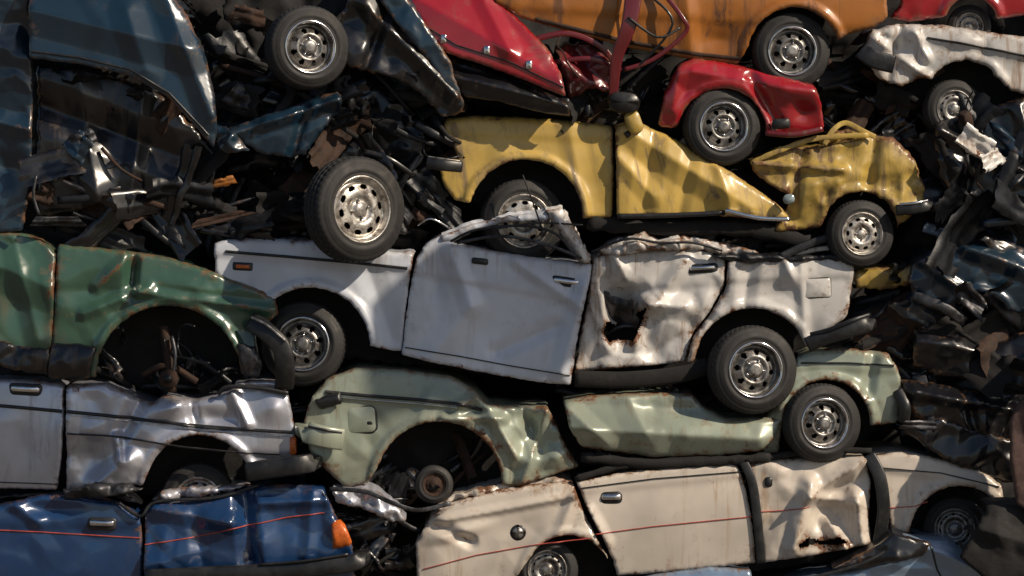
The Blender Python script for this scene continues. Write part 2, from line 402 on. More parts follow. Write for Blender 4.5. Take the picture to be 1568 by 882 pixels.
class Junk:
    def __init__(s,name): s.name=name; s.V=[];s.F=[];s.mi=[];s.mats=[];s.fl=[]
    def m(s,mat):
        if mat not in s.mats: s.mats.append(mat)
        return s.mats.index(mat)
    def add(s,V,F,mat,flat=False):
        b=len(s.V); s.V+= [tuple(v) for v in V]; s.F+=[tuple(b+i for i in f) for f in F]; s.mi+=[s.m(mat)]*len(F); s.fl+=[flat]*len(F)
    def sheet(s,x,y,yy,w,h,mat,amp=14,rot=None,n=20,seed=None):
        # folded offcut of sheet metal: flat areas, a few hard folds, a pressed swage and a bent lip
        SEED[0]+=1; sd=seed or SEED[0]; nx=22; nz=12; rs=np.random.RandomState(sd)
        u,v=np.meshgrid(np.linspace(-.5,.5,nx),np.linspace(-.5,.5,nz))
        tp=1-.4*rs.rand()*(v+.5); wob=.03*np.repeat(rs.randn(nz//3+1),3)[:nz][:,None]*(np.abs(u)>.4); wob2=.04*np.repeat(rs.randn(nx//4+1),4)[:nx][None,:]*(np.abs(v)>.4)
        U=((u*tp+wob)*w).ravel(); Vv=((v+wob2+rs.uniform(-.3,.3)*u)*h).ravel()
        O=np.zeros(U.shape)
        for k in range(3):
            a=rs.uniform(0,math.pi); c0=rs.uniform(-.25,.25); O+=rs.choice([-1,1])*amp*.9*np.abs(np.cos(a)*u.ravel()*1.6+np.sin(a)*v.ravel()-c0)
        O+=amp*.25*np.clip(np.cos(v.ravel()*14+rs.rand()*6)*3,-1,1)*.4
        O-=(np.abs(v.ravel())>.44)*amp*.5
        O+=amp*.3*facet(U,Vv,max(w,h)*.25,sd)
        e=rot or (random.uniform(-.7,.7),random.uniform(-1,1)*1.2,random.uniform(-.7,.7))
        R=np.array(Euler(e).to_matrix()); P=np.stack([U,-O,Vv],1)@R.T/S
        P+=np.array((WX(x),yy,WZ(y)))
        F=[]
        for j in range(nz-1):
            for i in range(nx-1):
                a=j*nx+i; F+=[(a,a+1,a+nx+1),(a,a+nx+1,a+nx)]
        s.add(P,F,mat,False)
    def rod(s,P,w,mat,d=None,taper=None,sq=2.,nz=0.):
        V,F=sweepVF(P,w,d or w,sq,8,taper,4,nz); s.add(V,F,mat)
    def hose(s,x,y,yy,L,w,mat):
        P=[];a=random.uniform(0,6.28);px,py,pz=x,y,yy
        for i in range(6):
            P.append((px,py,pz)); a+=random.uniform(-1,1); px+=math.cos(a)*L/5; py+=math.sin(a)*L/5; pz+=random.uniform(-.08,.08)
        s.rod(P,w,mat)
    def lump(s,x,y,yy,r,mat):
        SEED[0]+=1; n=12; V=[];F=[]; e=np.array(Euler((random.uniform(0,3),random.uniform(0,3),random.uniform(0,3))).to_matrix())
        sx,sy,sz=random.uniform(.6,1.3),random.uniform(.6,1.2),random.uniform(.5,1.)
        for i in range(9):
            th=math.pi*i/8
            for j in range(n):
                ph=2*math.pi*j/n; d=np.array((math.sin(th)*math.cos(ph),math.sin(th)*math.sin(ph),math.cos(th)))
                d=np.sign(d)*np.abs(d)**.45; d=d*np.array((sx,sy,sz))
                V.append(tuple((e@d)*r/S+np.array((WX(x),yy,WZ(y)))))
        for i in range(8):
            for j in range(n): F.append((i*n+j,i*n+(j+1)%n,(i+1)*n+(j+1)%n,(i+1)*n+j))
        s.add(V,F,mat)
    def fill(s,x0,y0,x1,y1,ya,yb,n,mats,size=60,rods=.28,lumps=.06,hoses=.12):
        for _ in range(n):
            x=random.uniform(x0,x1); y=random.uniform(y0,y1); yy=random.uniform(ya,yb); m=M[random.choice(mats)]; q=random.random()
            if q<rods:
                if random.random()<hoses: s.hose(x,y,yy,random.uniform(40,110),random.uniform(2,5),m)
                else:
                    a=random.uniform(-.8,.8); L=random.uniform(40,130); s.rod([(x-L/2*math.cos(a),y-L/2*math.sin(a),yy),(x,y+random.uniform(-8,8),yy-.03),(x+L/2*math.cos(a),y+L/2*math.sin(a),yy+.05)],random.uniform(5,15),m,random.uniform(3,8),(1,.7),5)
            elif q<rods+lumps: s.lump(x,y,yy,random.uniform(10,22),m)
            else: s.sheet(x,y,yy,random.uniform(.8,1.9)*size,random.uniform(.3,.8)*size,m,random.uniform(8,18))
    def done(s,parent=None):
        if s.V: return mesh(s.name,s.V,s.F,s.mats,parent,True,s.mi,[.4]*len(s.V),s.fl)

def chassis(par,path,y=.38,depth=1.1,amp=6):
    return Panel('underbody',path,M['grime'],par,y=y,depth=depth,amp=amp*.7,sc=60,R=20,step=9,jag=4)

# ================================================================= CARS
# ---- white sedan (centre)
c=empty('crushed_white_sedan',820,470)
pr=(370,575,6)
f=Panel('front_fender',[(326,372),(345,366),(400,364),(470,366),(540,374),(600,385),(634,384),(628,420),(620,480),(615,538),(588,535),(566,529),('A',475,532,92,2,140),(360,455),(330,418)],M['white'],c,0,
  [('s',345,392,625,418,2.,-3.5),('g',590,470,30,50,0,-4),('c',560,400,600,520,26,-4)],[(475,532,92)],1.4,90,12,prof=pr)
f.strip([(345,385),(440,393),(540,402),(624,411)],5,1.2,M['plastic'])
f.box(371,408,32,13,-3,M['plastic'],2,'lamp_surround',.2); f.box(371,408,22,6,-3,M['amber'],3.2,'side_marker_lamp',.2)
f=Panel('front_door',[(638,394),(650,374),(672,360),(700,372),(780,388),(850,398),(905,403),(905,422),(893,470),(882,530),(874,590),(830,586),(740,571),(660,555),(615,543),(621,490),(630,430)],M['white'],c,-.03,
  [('s',632,418,890,464,2.,-3.5),('g',770,510,110,60,10,-9),('c',660,550,720,470,30,6),('c',860,570,895,440,22,8),('c',690,380,722,470,20,6),('g',670,440,16,40,0,-5),('c',790,400,895,475,14,5),('c',760,540,850,500,18,-4)],(),1.7,110,10,prof=pr,tilt=.015)
f.handle(868,432,50,16,-8); f.box(735,400,26,10,-6,M['plastic'],3,'mirror_mount')
f.strip([(620,532),(700,545),(780,560),(873,575)],2,.8,M['plastic'],'sill_trim')
f=Panel('rear_door',[(908,392),(935,386),(1000,380),(1060,377),(1112,392),(1108,440),(1085,480),(1062,510),(1050,554),(1000,560),(930,566),(880,568),(890,510),(900,460),(906,420)],M['whited'],c,.02,
  [('g',955,480,42,50,20,-36),('c',985,466,1050,470,22,12),('c',990,466,972,524,18,14),('c',925,495,905,440,16,10),('s',905,440,1105,438,2.5,-4),('c',1060,505,1000,540,26,-8),('c',1050,400,1000,470,18,8),('g',1075,460,20,30,0,6),('c',905,470,930,530,16,9),('c',940,390,960,430,16,8)],(),3.1,50,8,prof=pr,
  hole=[(930,492),(944,498),(966,486),(990,470),(984,494),(970,523),(948,520),(932,524),(924,508)])
f.handle(1076,411,48,15,3)
j=Junk('torn_inner_panel'); j.sheet(950,480,.13,60,50,M['steel'],6,(.5,.2,-.3)); j.rod([(925,515,.2),(955,500,.16),(990,505,.2)],7,M['steel']); j.done(c)
f=Panel('rear_quarter',[(1116,394),(1150,399),(1200,393),(1260,390),(1304,392),(1309,410),(1303,450),(1298,484),(1264,508),(1238,532),('A',1152,560,88,20,175),(1052,556),(1062,515),(1090,480),(1112,440)],M['whited'],c,0,
  [('s',1118,432,1300,424,2.,-4),('c',1150,400,1140,470,18,-7),('g',1185,450,30,25,30,-6),('c',1200,395,1215,430,14,6),('c',1225,400,1232,500,12,4)],[(1152,560,88)],2.4,60,12,prof=pr)
f.box(1251,441,46,33,2,M['plastic'],.5,'fuel_flap_gap',.15); f.box(1251,441,44,31,2,M['whited'],1.2,'fuel_flap',.15)
Panel('crushed_roof',[(905,398),(930,376),(985,354),(1010,366),(1050,360),(1100,370),(1150,382),(1192,396),(1110,393),(1060,376),(1000,380),(935,388)],M['whited'],c,.06,[('c',985,356,960,392,10,8)],(),6,26,4,jag=1.5)
Panel('roof_fold',[(915,384),(950,368),(985,372),(1040,366),(1090,374),(1105,386),(1060,382),(990,384),(940,392)],M['whited'],c,-.03,[],(),5,22,3,jag=1.5,depth=.3)
Panel('parcel_shelf',[(1090,392),(1150,386),(1210,392),(1300,388),(1300,398),(1210,402),(1120,402)],M['dark'],c,-.03,(),(),5,30,4,jag=1.5,depth=.5)
Panel('windscreen_header',[(674,362),(720,344),(775,331),(838,322),(846,331),(838,337),(775,340),(725,354),(694,371),(680,372)],M['white'],c,-.03,(),(),3,24,4,depth=.12,jag=1,step=3.5)
Panel('windscreen_pillar',[(834,322),(860,318),(872,336),(905,396),(902,406),(884,400),(862,364),(846,342)],M['whited'],c,-.07,[('c',848,328,895,400,8,6)],(),3,24,4,depth=.1,jag=1,step=3.5)
bar('door_window_frame',[(690,370,-.08),(730,352,-.08),(800,346,-.07),(850,358,-.07),(880,392,-.06)],4,4,M['plastic'],c)
bar('window_channel',[(700,372,-.05),(770,362,-.1),(840,376,-.1),(890,396,-.08)],5,3,M['steel'],c,5)
bar('window_seal',[(905,386,-.05),(960,366,-.06),(1010,372,-.06),(1060,372,-.06),(1105,384,-.04)],4,5,M['plastic'],c)
bar('broken_aerial',[(800,268,-.1),(812,300,-.1),(828,345,-.06)],2.5,2.5,M['plastic'],c)
bar('wiper_arm',[(752,352,-.1),(820,342,-.12),(892,345,-.08)],3,3,M['plastic'],c)
bar('rear_pillar',[(1195,394,0),(1238,374,.03),(1280,362,.05),(1300,366,.04),(1302,386,.02)],13,7,M['dark'],c,4)
bar('rear_window_trim',[(1205,394,.1),(1250,382,.1),(1298,378,.1)],8,8,M['whited'],c)
bar('rear_bumper',[(1236,528,-.03),(1262,516,-.06),(1300,504,-.08),(1329,496,-.02),(1331,494,.4)],24,16,M['plastic'],c,5)
bar('rear_bumper_trim',[(1240,512,-.06),(1270,504,-.1),(1304,490,-.11),(1330,482,-.04)],7,8,M['dark'],c,4)
bar('sill',[(880,580,.06),(960,582,.05),(1040,574,.05),(1085,560,.06)],26,20,M['grime'],c)
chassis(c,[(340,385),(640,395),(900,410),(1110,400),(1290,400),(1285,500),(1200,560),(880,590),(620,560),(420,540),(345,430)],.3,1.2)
wheel(c,462,527,.10,66,-4,'star',rot=10); wheel(c,1155,566,-.10,68,14,'star',rot=30,width=.55)

# ---- yellow car
c=empty('crushed_yellow_coupe',1040,270)
pr=(175,345,7)
f=Panel('front_fender',[(680,181),(720,176),(800,178),(880,184),(938,192),(940,250),(938,332),(893,334),('A',805,332,88,0,166),(712,309),(696,306),(680,285),(672,255),(664,246),(702,240),(690,215),(678,200)],M['yellow'],c,.02,
  [('s',690,206,938,216,3,-3),('g',760,220,40,30,0,3),('g',900,280,25,45,0,-4),('c',870,190,900,330,22,3)],[(805,332,88)],1.5,80,14,prof=pr)
f=Panel('door',[(942,192),(972,182),(986,190),(1020,205),(1070,232),(1130,270),(1190,310),(1210,332),(1190,338),(1100,330),(1000,330),(945,331)],M['yellow'],c,-.02,
  [('c',960,200,1150,320,30,8),('c',1000,205,985,325,24,-6),('c',1060,230,1040,330,16,-4),('c',1100,255,1120,330,14,4),('c',945,240,1000,300,20,5)],(),2.2,60,12,prof=pr)
bar('sill_chrome',[(1110,322,-.05),(1160,334,-.07),(1208,336,-.05)],7,7,M['chrome'],c)
bar('sill_trim',[(945,331,-.0),(1020,330,.0),(1110,326,0)],8,8,M['plastic'],c)
rbox('door_mirror',970,188,-.10,24,36,.08,20,M['yellow2'],c,.4)
bar('mirror_stalk',[(958,208,-.06),(968,200,-.02),(972,196,.05)],10,8,M['plastic'],c)
f=Panel('rear_quarter',[(1150,246),(1200,226),(1268,222),(1330,206),(1370,210),(1400,240),(1417,282),(1415,312),(1392,335),(1374,346),('A',1318,350,57,0,172),(1250,348),(1225,352),(1180,357),(1200,332),(1212,302),(1180,282),(1155,264)],M['yellow2'],c,.0,
  [('c',1150,250,1290,260,12,9),('c',1230,230,1210,330,14,-9),('g',1290,240,30,18,10,-9),('s',1270,282,1410,262,2.5,-5),('c',1340,212,1330,280,14,-7),('g',1230,300,26,26,0,8)],[(1318,350,57)],3.6,44,10,prof=(205,350,8),jag=1.5,flare=4)
bar('roof_fold',[(1262,222,0),(1275,200,.0),(1295,188,.02),(1320,200,.0),(1340,210,0)],8,3,M['yellow2'],c,5)
Panel('roof_remnant',[(1258,222),(1285,200),(1300,196),(1330,206),(1345,212),(1300,216)],M['yellow2'],c,.1,(),(),4,26,4,depth=.5)
bar('roof_fold_rail',[(1150,250,0),(1190,232,-.03),(1250,212,0),(1330,207,-.02)],8,5,M['yellow2'],c,5,None,.15)
bar('rear_bumper',[(1372,322,-.03),(1400,320,-.06),(1420,315,-.02),(1422,312,.3)],17,14,M['plastic'],c,4)
bar('rear_bumper_chrome',[(1376,313,-.06),(1400,311,-.09),(1420,307,-.04)],4,5,M['chrome'],c,4)
bar('front_bumper',[(655,250,-.12),(680,254,-.15),(706,256,-.10)],18,14,M['plastic'],c,4); bar('front_bumper_chrome',[(656,241,-.13),(682,245,-.16),(706,248,-.12)],3,5,M['rimd'],c,4)
rbox('indicator_lamp',1207,305,-.08,18,15,.05,10,M['glass'],c,.45)
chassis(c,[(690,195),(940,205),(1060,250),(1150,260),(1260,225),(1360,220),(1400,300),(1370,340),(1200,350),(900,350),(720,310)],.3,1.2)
wheel(c,802,338,.12,66,8,'slots',rot=5); wheel(c,1320,358,.0,52,12,'slots',rot=20)
bar('underbody_rail',[(900,340,.1),(1000,348,.12),(1150,350,.12),(1240,372,.12)],24,20,M['grime'],c,3,None,.2)

# ---- green sedan
c=empty('crushed_green_sedan',210,470)
pr=(360,580,7)
f=Panel('front_door',[(-30,352),(40,357),(70,370),(85,386),(84,450),(80,510),(72,562),(20,546),(-30,530)],M['green'],c,-.02,
 [('c',-20,400,80,440,40,10),('g',30,470,40,50,0,-9),('c',20,360,60,520,24,6)],(),2.8,80,10,prof=pr)
f=Panel('front_fender',[(88,373),(140,378),(205,386),(260,394),(320,414),(390,440),(420,455),(427,480),(415,490),(388,500),(396,545),(388,576),(368,568),('A',258,580,112,6,176),(146,578),(76,578),(80,520),(86,450)],M['green'],c,-.04,
 [('c',205,388,200,450,14,-14),('s',88,438,205,444,3,-4),('c',200,446,415,474,12,8),('g',150,440,40,20,10,-8),('c',130,480,230,440,14,7),('g',300,440,50,14,-10,5),('c',205,388,150,440,16,8),('g',380,500,22,30,0,-6)],[(258,580,112)],2.8,60,12,prof=pr)
Panel('door_sill_cladding',[(-30,515),(40,528),(78,535),(74,575),(20,566),(-30,552)],M['black'],c,-.055,(),(),3,40,6,depth=0,jag=2)
Panel('fender_lower_trim',[(80,525),(120,525),(149,532),(140,560),(138,580),(74,580)],M['black'],c,-.075,(),(),3,40,6,depth=0,jag=1)
Panel('fender_front_trim',[(364,525),(392,530),(402,555),(396,578),(372,574)],M['steel'],c,-.10,(),(),4,30,6,depth=0,jag=2)
bar('front_bumper',[(388,493,-.02),(410,508,-.10),(432,530,-.12),(438,560,-.10),(436,590,-.02)],30,22,M['plastic'],c,6)
bar('bumper_trim',[(386,486,-.08),(412,498,-.16),(440,522,-.18)],4,6,M['rimd'],c,4)
j=Junk('suspension_strut')
j.rod([(248,500,.12),(255,540,.1),(262,600,.06)],15,M['rust']); j.rod([(215,575,.1),(255,560,.08),(300,585,.1)],10,M['rust']); j.rod([(258,580,-.02),(258,580,.1)],30,M['rust']); j.rod([(258,580,-.04),(258,580,.0)],14,M['steel']); j.hose(250,520,.05,90,4,M['dark']); j.hose(275,545,.08,70,4,M['dark'])
j.rod([(262,515,.05),(268,545,.02),(262,590,.02)],6,M['steel'])
j.done(c)
chassis(c,[(-30,375),(200,400),(380,450),(400,500),(380,600),(-30,590)],.35,1.2)

# ---- silver sedan
c=empty('crushed_silver_sedan',230,665)
pr=(585,750,7)
f=Panel('rear_door',[(-30,580),(40,581),(96,588),(98,640),(93,700),(86,750),(-30,748)],M['silver'],c,0,[('g',40,690,40,50,0,-4)],(),1.3,90,10,prof=pr)
f.strip([(-28,619),(30,624),(95,630)],6,1.5,M['plastic']); f.handle(38,597,54,20,-3)
f.strip([(-28,738),(30,740),(88,742)],2,.6,M['plastic'],'sill_trim')
f=Panel('rear_quarter',[(102,590),(160,588),(215,612),(232,618),(250,606),(300,612),(352,598),(362,590),(420,588),(441,604),(450,650),(453,698),(405,706),(383,722),('A',305,748,82,20,152),(216,745),(205,742),(100,752),(102,680)],M['silver'],c,-.03,
 [('c',215,612,190,660,20,-14),('g',262,625,30,16,20,14),('c',290,612,300,650,12,-8),('s',104,668,430,698,2.5,-5),('g',330,640,40,16,0,-9),('c',355,600,380,650,14,8),('g',420,625,24,22,0,9),('c',180,668,185,705,10,10),('c',200,705,150,740,24,12),('g',140,700,26,30,0,-10)],[(305,748,82)],3.1,60,12,prof=pr)
f.strip([(104,630),(200,640),(300,652),(380,658),(448,662)],6,2,M['plastic']); f.strip([(104,635),(200,645),(300,657),(380,663),(448,668)],2,2.6,M['chrome'])
f.strip([(104,664),(180,668),(280,684),(360,692),(430,696)],3,1.5,M['plastic'])
f.box(449,682,10,28,0,M['amber'],5,'tail_lamp')
Panel('torn_sill',[(95,750),(150,738),(205,742),(222,750),(160,760),(100,765)],M['steel'],c,-.08,(),(),5,30,5,depth=0,jag=3)
bar('rear_bumper',[(380,722,-.05),(420,716,-.10),(474,708,-.08),(480,706,.4)],30,20,M['plastic'],c,5)
bar('rear_window_base',[(335,603,-.03),(350,592,-.05),(400,594,-.05),(442,602,-.04)],7,8,M['plastic'],c)
Panel('boot_lid_edge',[(355,590),(380,582),(425,582),(440,596),(400,594)],M['silver'],c,-.02,(),(),4,30,5)
chassis(c,[(-30,600),(430,620),(440,720),(380,765),(-30,765)],.35,1.2)
wheel(c,300,768,.15,58,0,'dull')

# ---- pale green sedan
c=empty('crushed_pale_green_sedan',920,640)
pr=(560,745,8)
f=Panel('rear_quarter',[(482,600),(500,580),(545,562),(620,566),(690,576),(725,596),(745,618),(790,622),(838,622),(852,650),(870,690),(888,715),(840,730),(790,745),(769,742),('A',672,742,97,0,163),(562,742),(528,746),(500,722),(474,692),(464,650),(472,622)],M['pale'],c,0,
 [('s',500,610,700,624,2.5,-4),('c',745,620,790,700,20,12),('g',820,660,26,36,0,-12),('c',838,625,800,740,16,9),('g',850,700,24,16,20,10),('c',700,625,740,600,14,8),('c',680,640,770,640,12,9),('c',800,625,825,690,14,-8)],[(672,742,97)],2.7,60,14,prof=pr)
f.strip([(498,600),(560,606),(640,612),(700,618),(738,628)],6,1.5,M['plastic']); f.strip([(498,606),(560,612),(640,618),(700,624)],2,2.4,M['chrome'])
f.box(553,643,50,46,4,M['plastic'],2.0,'fuel_flap_gap',.2); f.box(553,643,46,42,4,M['pale'],3.0,'fuel_flap',.2); f.box(566,648,10,6,0,M['plastic'],4.2,'flap_lock')
bar('rear_bumper',[(524,672,-.06),(500,668,-.12),(475,662,-.10),(464,655,.1)],34,16,M['pale'],c,6); bar('bumper_groove',[(524,662,-.1),(500,657,-.17),(474,652,-.14)],4,4,M['plastic'],c)
Panel('tail_lamp_housing',[(482,612),(520,598),(524,618),(490,628)],M['plastic'],c,-.06,(),(),1,40,4,depth=0)
f=Panel('rear_door',[(862,614),(900,606),(990,601),(1060,603),(1075,620),(1110,640),(1200,640),(1185,670),(1165,690),(1100,697),(1000,700),(930,690),(890,684),(872,655)],M['pale'],c,-.02,
 [('c',870,655,1160,672,40,14),('g',1040,630,50,18,0,-8),('c',870,625,930,680,20,8),('c',960,605,1000,690,30,5)],(),2.3,90,12,prof=(600,700,8))
f=Panel('front_fender',[(1172,642),(1190,612),(1215,565),(1222,545),(1240,535),(1300,533),(1362,540),(1378,570),(1388,610),(1376,648),(1334,652),('A',1266,650,68,0,176),(1194,694),(1168,697)],M['pale'],c,.03,
 [('s',1225,566,1375,570,2.5,-4),('c',1340,540,1330,600,14,-7),('g',1200,640,14,30,0,6)],[(1266,650,68)],2.4,55,12,prof=(535,690,8))
f.strip([(1228,556),(1300,556),(1370,560)],3,1.5,M['plastic'])
bar('front_bumper',[(1376,600,.05),(1386,622,.0),(1384,645,.03)],18,18,M['plastic'],c)
bar('sill',[(890,700,.03),(1000,710,.03),(1100,706,.03),(1180,700,.03)],16,20,M['grime'],c,3,None,.15)
chassis(c,[(500,600),(740,630),(860,625),(1060,615),(1220,560),(1360,550),(1370,640),(1200,700),(880,720),(780,760),(520,750)],.35,1.2)
wheel(c,1262,648,-.02,61,16,'star',rot=15,width=.5)
wheel(c,664,744,.14,30,5,'bare',name='brake_hub')

# ---- cream sedan
c=empty('crushed_cream_sedan',1080,790)
pr=(700,890,7)
f=Panel('rear_quarter',[(690,770),(760,750),(830,740),(876,737),(892,780),(914,825),(932,856),('A',870,885,66,28,150),(790,885),(790,930),(640,930),(636,830),(660,792)],M['beige'],c,0,
 [('c',660,800,880,758,10,6),('g',700,815,50,12,15,9),('c',660,800,720,830,14,-8),('c',880,760,850,830,14,5)],[(870,885,66)],2.2,75,12,prof=pr,flare=4)
f.strip([(648,872),(730,850),(820,834),(905,824)],1.6,.6,M['stripe'],'pinstripe'); 
f.box(793,816,26,26,0,M['plastic'],1.2,'fuel_cap_surround',.5); f.box(793,816,18,18,0,M['rimd'],3,'fuel_cap',.5)
f=Panel('rear_door',[(882,736),(960,722),(1060,712),(1128,709),(1140,740),(1150,790),(1158,862),(1050,874),(945,882),(940,860),(922,822),(900,780)],M['beige'],c,-.02,
 [('s',890,756,1140,730,2,-2.5),('c',900,785,925,830,18,5)],(),1.2,120,10,prof=pr)
f.handle(936,762,36,20,0); f.strip([(912,818),(1000,806),(1080,798),(1152,791)],1.6,.6,M['stripe'],'pinstripe')
f.strip([(886,748),(1000,733),(1138,722)],2,.8,M['plastic'])
f=Panel('front_door',[(1142,710),(1200,703),(1260,700),(1325,697),(1334,740),(1330,790),(1335,832),(1250,850),(1170,862),(1164,800),(1154,750)],M['beige'],c,.0,
 [('g',1270,790,40,50,-15,-26),('c',1240,740,1215,840,20,14),('c',1330,700,1240,760,18,12),('c',1310,760,1320,830,18,10),('g',1290,740,30,14,20,-8),('c',1240,762,1310,770,14,8),('c',1270,800,1300,850,16,12)],(),3.3,48,10,prof=pr,
 hole=[(1222,833),(1240,824),(1262,829),(1285,822),(1300,830),(1270,836),(1250,833),(1226,840)])
f.box(1177,738,12,16,0,M['plastic'],2,'door_lock'); f.strip([(1160,784),(1200,782),(1240,776)],1.6,.6,M['stripe'],'pinstripe')
f=Panel('front_fender',[(1338,697),(1380,690),(1450,704),(1510,724),(1533,742),(1538,765),(1530,772),('A',1470,822,78,44,172),(1390,826),(1368,822),(1360,780),(1350,730)],M['beige'],c,-.02,
 [('s',1345,720,1530,747,2.,-4)],[(1470,822,78)],1.6,80,12,prof=pr,flare=4)
f.strip([(1362,778),(1400,775),(1420,768)],1.6,.6,M['stripe'],'pinstripe'); f.strip([(1345,716),(1440,724),(1530,745)],2,.8,M['plastic'])
bar('door_pillar_seal',[(1138,706,.0),(1152,740,-.02),(1160,800,-.02),(1166,862,0)],14,7,M['plastic'],c,5)
bar('front_pillar_seal',[(1330,696,.0),(1346,730,-.04),(1352,780,-.04),(1345,835,.0)],20,7,M['plastic'],c,5)
bar('roof_edge',[(880,734,.0),(960,712,.02),(1060,704,.02),(1130,704,.0)],10,9,M['grime'],c,3,None,.2)
bar('roof_edge_front',[(1140,706,0),(1240,692,.03),(1335,690,.0)],9,9,M['grime'],c,3,None,.2)
Panel('crushed_roof',[(672,790),(690,768),(760,756),(840,742),(876,738),(850,730),(760,742),(700,756),(668,775)],M['beige'],c,.05,(),(),5,26,4,jag=2)
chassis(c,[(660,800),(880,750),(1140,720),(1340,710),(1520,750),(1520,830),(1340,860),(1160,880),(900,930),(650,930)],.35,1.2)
wheel(c,838,874,.08,48,0,'dull'); wheel(c,1466,812,.14,50,-6,'dull')

# ---- blue sedan
c=empty('crushed_blue_sedan',260,850)
pr=(745,920,7)
f=Panel('rear_door',[(-30,778),(30,766),(62,757),(122,760),(180,768),(214,792),(218,840),(214,960),(-30,960)],M['blue'],c,0,
 [('c',20,770,60,800,16,7),('s',-30,806,215,808,3,-4),('g',80,780,40,12,0,-8)],(),2.2,75,13,prof=pr)
f.handle(156,802,46,20,-2); f.strip([(-28,811),(60,815),(140,820),(214,824)],2,.6,M['stripe'],'pinstripe')
f=Panel('rear_quarter',[(222,775),(240,768),(330,760),(372,745),(420,742),(495,745),(508,775),(518,800),(540,835),(548,960),(220,960)],M['blue'],c,-.02,
 [('c',372,748,384,860,22,-14),('g',350,800,30,30,0,8),('g',400,830,24,40,10,9),('c',240,780,360,800,20,9),('c',400,770,500,765,14,7),('c',480,750,470,850,16,6),('c',300,790,310,870,18,-5)],(),3.6,60,13,prof=pr)
f.strip([(222,834),(300,822),(372,806),(440,792),(497,785)],2,.6,M['stripe'],'pinstripe')
Panel('tail_lamp',[(508,800),(520,794),(530,806),(540,832),(532,838),(510,842)],M['amber'],c,-.075,(),(),.5,40,5,depth=0)
bar('rear_bumper',[(225,884,-.04),(330,878,-.08),(440,872,-.10),(530,862,-.12),(552,855,-.05),(554,852,.4)],26,20,M['plastic'],c,5)
bar('bumper_trim',[(400,862,-.14),(470,856,-.16),(535,846,-.16)],4,5,M['plastic'],c,4)
bar('window_seal',[(180,768,0),(215,790,-.03),(240,768,-.02),(330,762,-.02),(395,743,0)],5,6,M['plastic'],c)
Panel('crumpled_roof_edge',[(228,768),(250,752),(290,746),(340,745),(385,742),(350,752),(300,762),(250,766)],M['silver'],c,.02,(),(),6,24,3,jag=2)
Panel('crushed_roof',[(-30,765),(40,755),(120,750),(190,755),(215,775),(160,760),(60,762)],M['dark'],c,.1,(),(),6,30,4)
chassis(c,[(-30,790),(500,770),(530,850),(530,980),(-30,980)],.3,1.2)
Panel('torn_door_frame',[(508,752),(545,748),(580,756),(612,780),(622,798),(600,800),(572,786),(540,776),(515,770)],M['silver'],c,.02,(),(),6,26,4,jag=2,depth=.3)
bar('torn_door_rail',[(505,748,-.05),(560,752,-.08),(600,768,-.1),(640,780,-.08),(690,770,-.05)],7,4,M['steel'],c,5)

# ---- light blue sedan bottom right
c=empty('crushed_light_blue_sedan',1400,900)
f=Panel('rear_quarter',[(1130,915),(1180,900),(1250,880),(1330,862),(1372,850),(1378,815),(1405,818),(1450,822),(1472,836),(1530,842),(1620,850),(1620,1060),(1130,1060)],M['sky'],c,-.12,
 [('c',1380,822,1500,870,22,10),('s',1330,866,1420,876,3,-4),('g',1500,850,30,14,0,-8)],(),3.1,60,14)
bar('window_seal',[(1180,896,-.2),(1290,868,-.2),(1345,845,-.18),(1375,818,-.15)],6,6,M['plastic'],c)
Panel('window_frame',[(1270,870),(1345,828),(1362,812),(1420,828),(1410,848),(1330,866)],M['black'],c,-.2,(),(),4,40,6,depth=.4)
f.strip([(1420,830),(1432,870),(1450,905)],3,.6,M['plastic'],'door_gap')
chassis(c,[(1140,920),(1400,850),(1610,860),(1610,1060),(1140,1060)],.2,1.2)
f=Panel('bonnet_edge',[(930,898),(1000,880),(1090,868),(1150,872),(1150,1000),(930,1000)],M['sky'],c,-.05,(),(),3,60,10)

# ---- orange-brown car
c=empty('crushed_orange_sedan',1050,20)
f=Panel('body_side',[(735,-60),(1354,-60),(1358,28),(1340,42),(1300,52),(1280,62),('A',1215,82,70,18,172),(1130,98),(1060,90),(960,72),(860,45),(800,28),(760,5)],M['orange'],c,-.05,
 [('s',800,16,1140,36,3,-4),('g',1100,60,40,20,0,-6),('c',960,-30,950,70,12,-5),('c',1050,-10,1060,88,18,4)],[(1215,82,70)],2.2,90,10,prof=(-60,95,9))
f.strip([(978,-50),(972,20),(966,70)],3,.5,M['plastic'],'door_gap'); f.strip([(820,30),(960,64),(1060,82),(1135,90)],7,1.5,M['rust'],'rusty_sill')
chassis(c,[(770,-60),(1340,-60),(1340,30),(1150,90),(960,60)],.3,1.2)
wheel(c,1213,78,.0,60,6,'star',rot=12)

